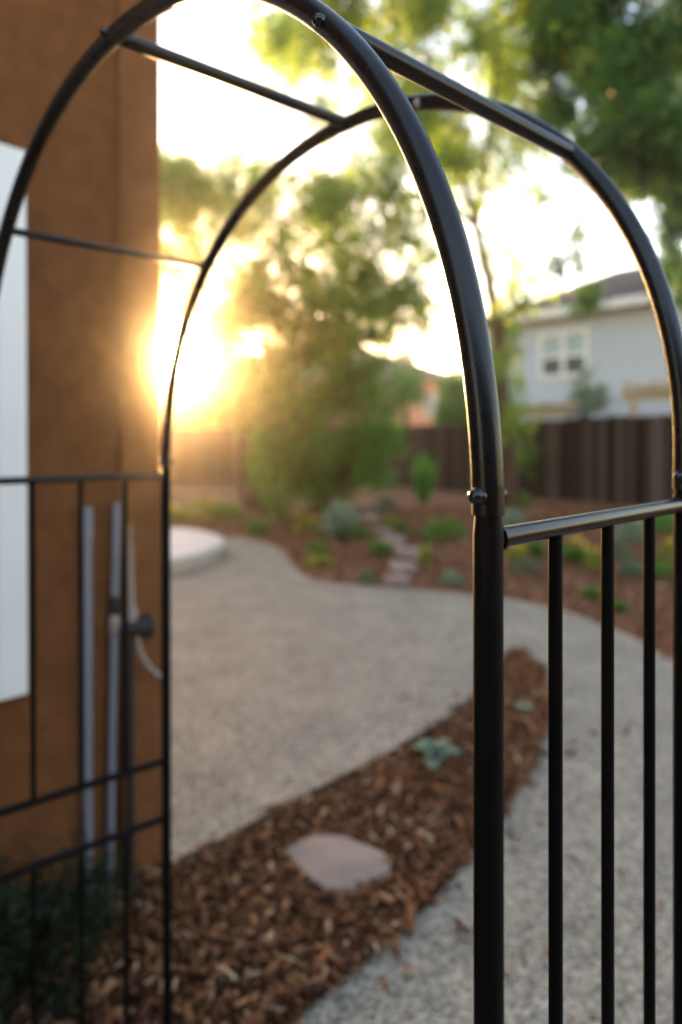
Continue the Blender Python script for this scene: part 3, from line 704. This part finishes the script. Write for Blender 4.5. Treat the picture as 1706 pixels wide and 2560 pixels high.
# pale grey house
hA = Vector((5.2, 23.9, 0)); hd = Vector((.705, -.709, 0)).normalized(); hn = Vector((-hd.y, hd.x, 0)) * -1   # facade direction, outward normal towards camera
if hn.y > 0: hn = -hn
root = empty('grey_house', hA, 'two storey pale grey house with white twin window, beyond the right fence', 'house')
EZ = 1.6 + 4.25
def hp(s, o_, z): return hA + hd * s + hn * o_ + zup * z
mb = MB(); Lh = 11.0
mb.box(hp(Lh / 2, -4.0, EZ / 2), Lh, 8.0, EZ, hd, hn, zup)
mb.build('wall', M['siding'], root)
mb = MB()
for i in range(34):
    zc = .1 + i * .17
    if zc > EZ - .1: break
    vs = [hp(0, .004, zc), hp(Lh, .004, zc), hp(Lh, .026, zc), hp(0, .026, zc), hp(0, .006, zc + .168), hp(Lh, .006, zc + .168)]
    mb.addv(vs, [(0, 1, 2, 3), (3, 2, 5, 4), (0, 3, 4), (1, 5, 2)])
mb.build('siding', M['siding'], root)
# gable-hip roof with overhang
mb = MB(); ov = .45
e0, e1, e2, e3 = hp(-ov, ov, EZ), hp(Lh + ov, ov, EZ), hp(Lh + ov, -8 - ov, EZ), hp(-ov, -8 - ov, EZ)
r0_, r1_ = hp(3.0, -3.6, EZ + 2.0), hp(Lh - 1, -3.6, EZ + 2.0)
dz = zup * .04
mb.addv([e0 + dz, e1 + dz, e2 + dz, e3 + dz, r0_, r1_, e0, e1, e2, e3], [(0, 1, 5, 4), (1, 2, 5), (2, 3, 4, 5), (3, 0, 4), (9, 8, 7, 6), (6, 7, 1, 0), (7, 8, 2, 1), (8, 9, 3, 2), (9, 6, 0, 3)])
roof = mb.build('roof', M['roof'], root)
mb = MB(); mb.box(hp(Lh / 2, ov + .03, EZ - .02), Lh + 2 * ov + .1, .12, .26, hd, hn, zup)
mb.box(hp(-ov - .03, -4, EZ - .02), .12, 8 + 2 * ov, .26, hd, hn, zup)
mb.build('gutter', M['trim'], root, bevel=.02)
mb = MB(); mb.box(hp(Lh / 2, ov / 2, EZ - .17), Lh + 2 * ov - .1, ov, .03, hd, hn, zup); mb.build('soffit', M['tan'], root)
def s_at(px):   # along-facade position of a photo column
    k_ = (px - CX) / F_PX; return (k_ * hA.y - hA.x) / (hd.x - k_ * hd.y)
wa, wb = s_at(1350), s_at(1476)
yc = hp((wa + wb) / 2, 0, 0).y
wz1 = H + (HOR - 828) / F_PX * yc; wz0 = H + (HOR - 948) / F_PX * yc
ww = wb - wa; fr = .15
mb = MB()
for s in (wa + fr / 2, (wa + wb) / 2, wb - fr / 2): mb.box(hp(s, .045, (wz0 + wz1) / 2), fr, .07, wz1 - wz0, hd, hn, zup)
win = None
half = (ww - 3 * fr) / 2
for sc_ in (wa + fr + half / 2, wb - fr - half / 2):
    for zc in (wz0 + fr / 2, wz1 - fr / 2): mb.box(hp(sc_, .044, zc), half, .066, fr, hd, hn, zup)
    mb.box(hp(sc_, .040, (wz0 + wz1) / 2 - .05), half, .05, .12, hd, hn, zup)
win = mb.build('window', M['trim'], root)
for sc_ in (wa + fr + half / 2, wb - fr - half / 2):
    zm = (wz0 + wz1) / 2 - .05
    mb = MB(); mb.box(hp(sc_, .031, (wz0 + fr + zm) / 2), half, .01, zm - wz0 - fr, hd, hn, zup); sub(mb, 'lower_pane', M['glass'], win, root.location)
    mb = MB(); mb.box(hp(sc_, .031, (wz1 - fr + zm) / 2), half, .01, wz1 - fr - zm, hd, hn, zup); sub(mb, 'upper_pane', M['blind'], win, root.location)

# peach house with brown hip roof, seen past the bush
root = empty('peach_house', (1.2, 33, 0), 'peach stucco house with brown roof showing through the foliage in the middle', 'house')
mb = MB(); xl, xr = -6.5, 5.05; mb.box(((xl + xr) / 2, 34.5, 2.35), xr - xl, 7, 4.7); mb.build('wall', M['peach'], root)
mb = MB(); z0_, z1_ = 4.65, 6.75
a0, a1, a2, a3 = [Vector(q) for q in ((xl - .5, 30.5, z0_), (xr + .5, 30.5, z0_), (xr + .5, 38.5, z0_), (xl - .5, 38.5, z0_))]
b0, b1 = Vector((xl + 3.5, 34.5, z1_)), Vector((xr - 4.6, 34.5, z1_))
mb.addv([a0, a1, a2, a3, b0, b1] + [q - zup * .16 for q in (a0, a1, a2, a3)], [(0, 1, 5, 4), (1, 2, 5), (2, 3, 4, 5), (3, 0, 4), (9, 8, 7, 6), (6, 7, 1, 0), (7, 8, 2, 1), (8, 9, 3, 2), (9, 6, 0, 3)])
mb.build('roof', M['brownroof'], root)
mb = MB(); mb.box((4.3, 30.97, 3.45), 1.0, .06, 1.1); w_ = mb.build('window', M['white'], root)
mb = MB(); mb.box((4.3, 30.93, 3.45), .82, .03, .92); sub(mb, 'pane', M['blind'], w_, root.location)

# neighbour's timber pergolas behind the right fence
def pergola(px0, px1, py, Y0, Y1, label, posts):
    a = P(px0, py, Y0); b = P(px1, py, Y1); b.z = a.z; d = (b - a); L_ = d.length; d.normalize(); n = Vector((d.y, -d.x, 0))
    if n.y > 0: n = -n
    root = empty('pergola', Vector((a.x, a.y, 0)), label, 'pergola')
    mb = MB(); mb.box((a + b) / 2, L_, .06, .24, d, n, zup); mb.build('beam', M['tan'], root)
    for s in np.arange(.3, L_, .62):
        mb = MB(); mb.box(a + d * s - n * 1.05 + zup * .21, .06, 3.0, .16, d, n, zup); mb.build('rafter', M['tan'], root)
    for s in posts:
        p = a + d * (s * L_); mb = MB(); mb.box(Vector((p.x, p.y, (p.z - .14) / 2)) - n * .09, .13, .11, p.z - .14, d, n, zup); mb.build('post', M['tan'], root)
pergola(1240, 1435, 1037, 19.4, 18.0, 'low tan timber pergola behind the fence, left of the scrubby shrub', (.04, .96))
pergola(1555, 1860, 992, 15.2, 13.2, 'tan timber pergola with a corner post behind the fence at the far right', (.09, .95))

# ------------------------------------------------------------------ planting in the bed
def clump_mesh(kind, n, seed):
    g = np.random.default_rng(seed); u_ = unit(g.normal(size=(n, 3))); u_[:, 2] = np.abs(u_[:, 2]) * .9 + .05; u_ = unit(u_)
    if kind == 'blade':
        p = g.normal(0, .10, (n, 3)); p[:, 2] = 0; d = unit(u_ + np.array([0, 0, .9])); L = g.uniform(.45, 1.0, n); W = L * .11
    elif kind == 'rosette':
        p = u_ * .06; d = unit(u_ + np.array([0, 0, .25])); L = g.uniform(.5, .95, n); W = L * .33
    else:
        rr_ = g.uniform(.25, 1, (n, 1)) ** .5; p = u_ * rr_ * np.array([.48, .48, .72]); d = unit(u_ + g.normal(size=(n, 3)) * .6 + np.array([0, 0, .3])); L = g.uniform(.14, .27, n); W = L * .5
    nn = unit(np.cross(d, g.normal(size=(n, 3)))); nn = unit(nn + np.array([0, 0, .7]))
    return quads(p, d, nn, L, W)
MESH = {}
def foliage(kind, m, n):
    key = (kind, m)
    if key not in MESH:
        v, f = clump_mesh(kind, n, len(MESH) + 20); o = link('foliage', v, f, M[m]); MESH[key] = o.data; return o
    o = bpy.data.objects.new('foliage', MESH[key]); COL.objects.link(o); return o
def flower(parent, loc, r):
    if 'flower' not in MESH:
        vs = [(0, 0, .15)]; fs = []
        for k_ in range(9):
            a = 2 * math.pi * k_ / 9; b_ = a + .34; c_ = a - .34
            i = len(vs); vs += [(.6 * math.cos(b_), .6 * math.sin(b_), .12), (1.0 * math.cos(a), 1.0 * math.sin(a), .0), (.6 * math.cos(c_), .6 * math.sin(c_), .12)]; fs.append((0, i + 2, i + 1, i))
        o = link('flower', vs, fs, M['petal']); MESH['flower'] = o.data
    else:
        o = bpy.data.objects.new('flower', MESH['flower']); COL.objects.link(o)
    o.parent = parent; o.location = loc; o.scale = (r, r, r); o.rotation_euler = (rng.normal(.5, .5), rng.normal(0, .5), rng.uniform(0, 6))
GP = 'small plants in the mulch bed'
def plant(px, py, wpx, hpx, kind, m, label, flowers=0, n=220, pos=None, name='garden_plant', group=GP, cat='plant'):
    b_ = pos or G(px, py); s = wpx / F_PX * b_.y; h_ = hpx / F_PX * b_.y
    root = empty(name, b_ - zup * .01, label, cat, group)
    o = foliage(kind, m, n); o.parent = root; o.scale = (s, s, h_ * 1.15); o.rotation_euler = (0, 0, rng.uniform(0, 6.28))
    for _ in range(flowers):
        a = rng.uniform(0, 6.28); q = rng.uniform(.1, .5)
        flower(root, (s * q * math.cos(a), s * q * math.sin(a), h_ * rng.uniform(.75, 1.1)), .045 + .02 * rng.random())
PL = [(440, 1300, 44, 34, 'mound', 'limeleaf', 'small yellow flowering plant seen right beside the far left post of the arch', 6),
 (503, 1300, 84, 60, 'mound', 'limeleaf', 'wide yellow green clump with blossoms above the round patio', 6),
 (572, 1300, 72, 56, 'mound', 'perennial', 'dark green rounded clump right of the yellow one above the round patio', 0),
 (647, 1340, 66, 50, 'blade', 'perennial', 'bright green grassy tuft at the corner of the bed where the gravel curves', 0),
 (698, 1300, 50, 58, 'mound', 'perennial', 'upright dark green plant left of the silver blue one, further up the bank', 0),
 (767, 1328, 60, 44, 'mound', 'limeleaf', 'low plant with yellow flowers, next on the left of the tall silver blue plant', 6),
 (850, 1348, 66, 100, 'rosette', 'silverleaf', 'tall silver blue rosette plant left of the stepping stones', 0),
 (895, 1352, 50, 52, 'mound', 'perennial', 'green plant touching the right foot of the tall silver blue plant', 0),
 (796, 1388, 54, 48, 'mound', 'perennial', 'round dark green plant alone in the middle of the left mulch', 0),
 (796, 1416, 70, 30, 'blade', 'limeleaf', 'low yellow green tuft directly below the round dark green plant', 0),
 (951, 1394, 58, 48, 'blade', 'perennial', 'green leaning tuft hugging the left side of the stepping stones', 0),
 (919, 1458, 48, 34, 'mound', 'sageleaf', 'small grey green mound by the gravel edge, left of the first stone', 0),
 (974, 1322, 28, 34, 'blade', 'limeleaf', 'thin lime green sprig right of the upper stepping stones', 0),
 (1008, 1332, 34, 34, 'mound', 'perennial', 'small green plant between the stone path and the broad flowering clump', 0),
 (1062, 1418, 34, 62, 'blade', 'limeleaf', 'upright yellow green tuft right of the second and third stepping stones', 0),
 (1108, 1352, 112, 66, 'mound', 'perennial', 'broad green clump with a few yellow flowers just left of the near post', 3),
 (1128, 1462, 62, 42, 'mound', 'silverleaf', 'pale silver mound at the gravel edge just left of the near post', 0),
 (968, 1280, 56, 46, 'mound', 'sageleaf', 'grey green mound at the top of the stone path', 0),
 (805, 1270, 50, 36, 'mound', 'limeleaf', 'yellow green clump at the foot of the big bush', 2),
 (672, 1268, 52, 46, 'rosette', 'sageleaf', 'greyish leafy plant near the foot of the slim young tree', 0),
 (1284, 1318, 64, 52, 'mound', 'silverleaf', 'pale silver mound just right of the near post under the fence', 0),
 (1290, 1405, 60, 46, 'mound', 'limeleaf', 'yellow flowering plant directly under the left end of the near rail', 7),
 (1316, 1432, 66, 46, 'mound', 'sageleaf', 'grey green mound in front of the yellow flowers beside the near post', 0),
 (1340, 1392, 46, 46, 'blade', 'perennial', 'green tuft seen just left of the nearest panel bar', 1),
 (1432, 1408, 64, 54, 'blade', 'perennial', 'green tuft with yellow flowers just right of the nearest panel bar', 4),
 (1487, 1424, 50, 56, 'mound', 'limeleaf', 'yellow flowered plant just left of the middle panel bar', 5),
 (1477, 1500, 56, 34, 'blade', 'perennial', 'small bright green tuft alone on bare mulch, left of the middle bar', 0),
 (1552, 1532, 44, 34, 'blade', 'perennial', 'small bright green tuft close to the gravel, right of the middle bar', 0),
 (1580, 1358, 84, 76, 'mound', 'silverleaf', 'large silver grey shrub seen between the middle and the last panel bars', 0),
 (1552, 1404, 44, 52, 'mound', 'sageleaf', 'grey green plant at the lower left of the large silver shrub', 0),
 (1663, 1450, 74, 60, 'mound', 'perennial', 'leafy green mound seen through the last gap of the right panel', 0),
 (1668, 1330, 78, 64, 'mound', 'bushleaf', 'dark green bush against the fence in the last gap of the right panel', 0),
 (1672, 1396, 54, 44, 'mound', 'limeleaf', 'yellowish flowering plant above the green mound in the last gap', 4),
 (1588, 1446, 74, 46, 'mound', 'sageleaf', 'low grey green mound just left of the last panel bar', 0),
 (1058, 1258, 54, 128, 'blade', 'bushleaf', 'tall slim green plant standing up against the dark fence', 0),
 (1312, 1262, 34, 40, 'mound', 'perennial', 'little green clump at the foot of the tall tree trunk', 0)]
for a in PL: plant(*a[:7], flowers=a[7])

# woolly grey leaves in the near strip
def leafy(px, py, wpx, n, label):
    b_ = G0(px, py, .02); s = wpx / F_PX * b_.y; g = rng
    root = empty('woolly_plant', b_, label, 'plant')
    for i in range(n):
        a = 2 * math.pi * i / n * 2.4 + g.normal(0, .2); tilt = g.uniform(.3, 1.25); L = s * g.uniform(.4, .62); Wd = L * .46
        d = Vector((math.cos(a) * math.cos(tilt), math.sin(a) * math.cos(tilt), math.sin(tilt))); sd_ = Vector((-math.sin(a), math.cos(a), 0)); nn = sd_.cross(d) * -1
        vs, fs = [], []; K = 7
        for k_ in range(K):
            t = k_ / (K - 1); w = Wd * .5 * math.sin(math.pi * min(max(t * .93 + .06, 0), 1)) ** .75; c_ = d * (L * t) - zup * (L * .35 * t * t) + nn * 0.0
            vs += [c_ - sd_ * w + nn * (w * .3), c_, c_ + sd_ * w + nn * (w * .3)]
            if k_: q = 3 * k_; fs += [(q - 3, q - 2, q + 1, q), (q - 2, q - 1, q + 2, q + 1)]
        o = link('leaf', vs, fs, M['silverleaf'], root, smooth=True)
        sf = o.modifiers.new('thick', 'SOLIDIFY'); sf.thickness = .003
leafy(1082, 1893, 140, 17, 'woolly grey green plant by the black edging in the mulch strip')
leafy(1306, 1778, 64, 9, 'small woolly grey green seedling in the mulch tip behind the near post')

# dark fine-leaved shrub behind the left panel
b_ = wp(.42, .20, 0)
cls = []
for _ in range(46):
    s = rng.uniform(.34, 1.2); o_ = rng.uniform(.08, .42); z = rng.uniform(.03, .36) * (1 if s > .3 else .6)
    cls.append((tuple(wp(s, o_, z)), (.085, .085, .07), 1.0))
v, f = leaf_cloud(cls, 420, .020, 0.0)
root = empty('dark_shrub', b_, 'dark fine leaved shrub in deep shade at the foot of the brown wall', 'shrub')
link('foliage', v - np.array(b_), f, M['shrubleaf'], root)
mb = MB()
for c_, r_, w_ in cls: limb(mb, wp(.5 + rng.uniform(-.25, .4), .2, 0), Vector(c_) + zup * .05, .005, .002, sag=.05, seg=4, n=5)
mb.build('stem', M['bark'], root)

# ------------------------------------------------------------------ hazy evening air
hm = bpy.data.materials.new('haze'); hm.use_nodes = True; nt = hm.node_tree; nt.nodes.clear()
ho = nt.nodes.new('ShaderNodeOutputMaterial'); pv = nt.nodes.new('ShaderNodeVolumePrincipled')
pv.inputs['Color'].default_value = (1.0, 0.93, 0.84, 1); pv.inputs['Density'].default_value = 0.0037; pv.inputs['Anisotropy'].default_value = 0.952
nt.links.new(pv.outputs[0], ho.inputs['Volume'])
mb = MB(); mb.box((0, 35, 6.5), 200, 170, 17); hz_o = mb.build('haze', hm); stuff(hz_o)
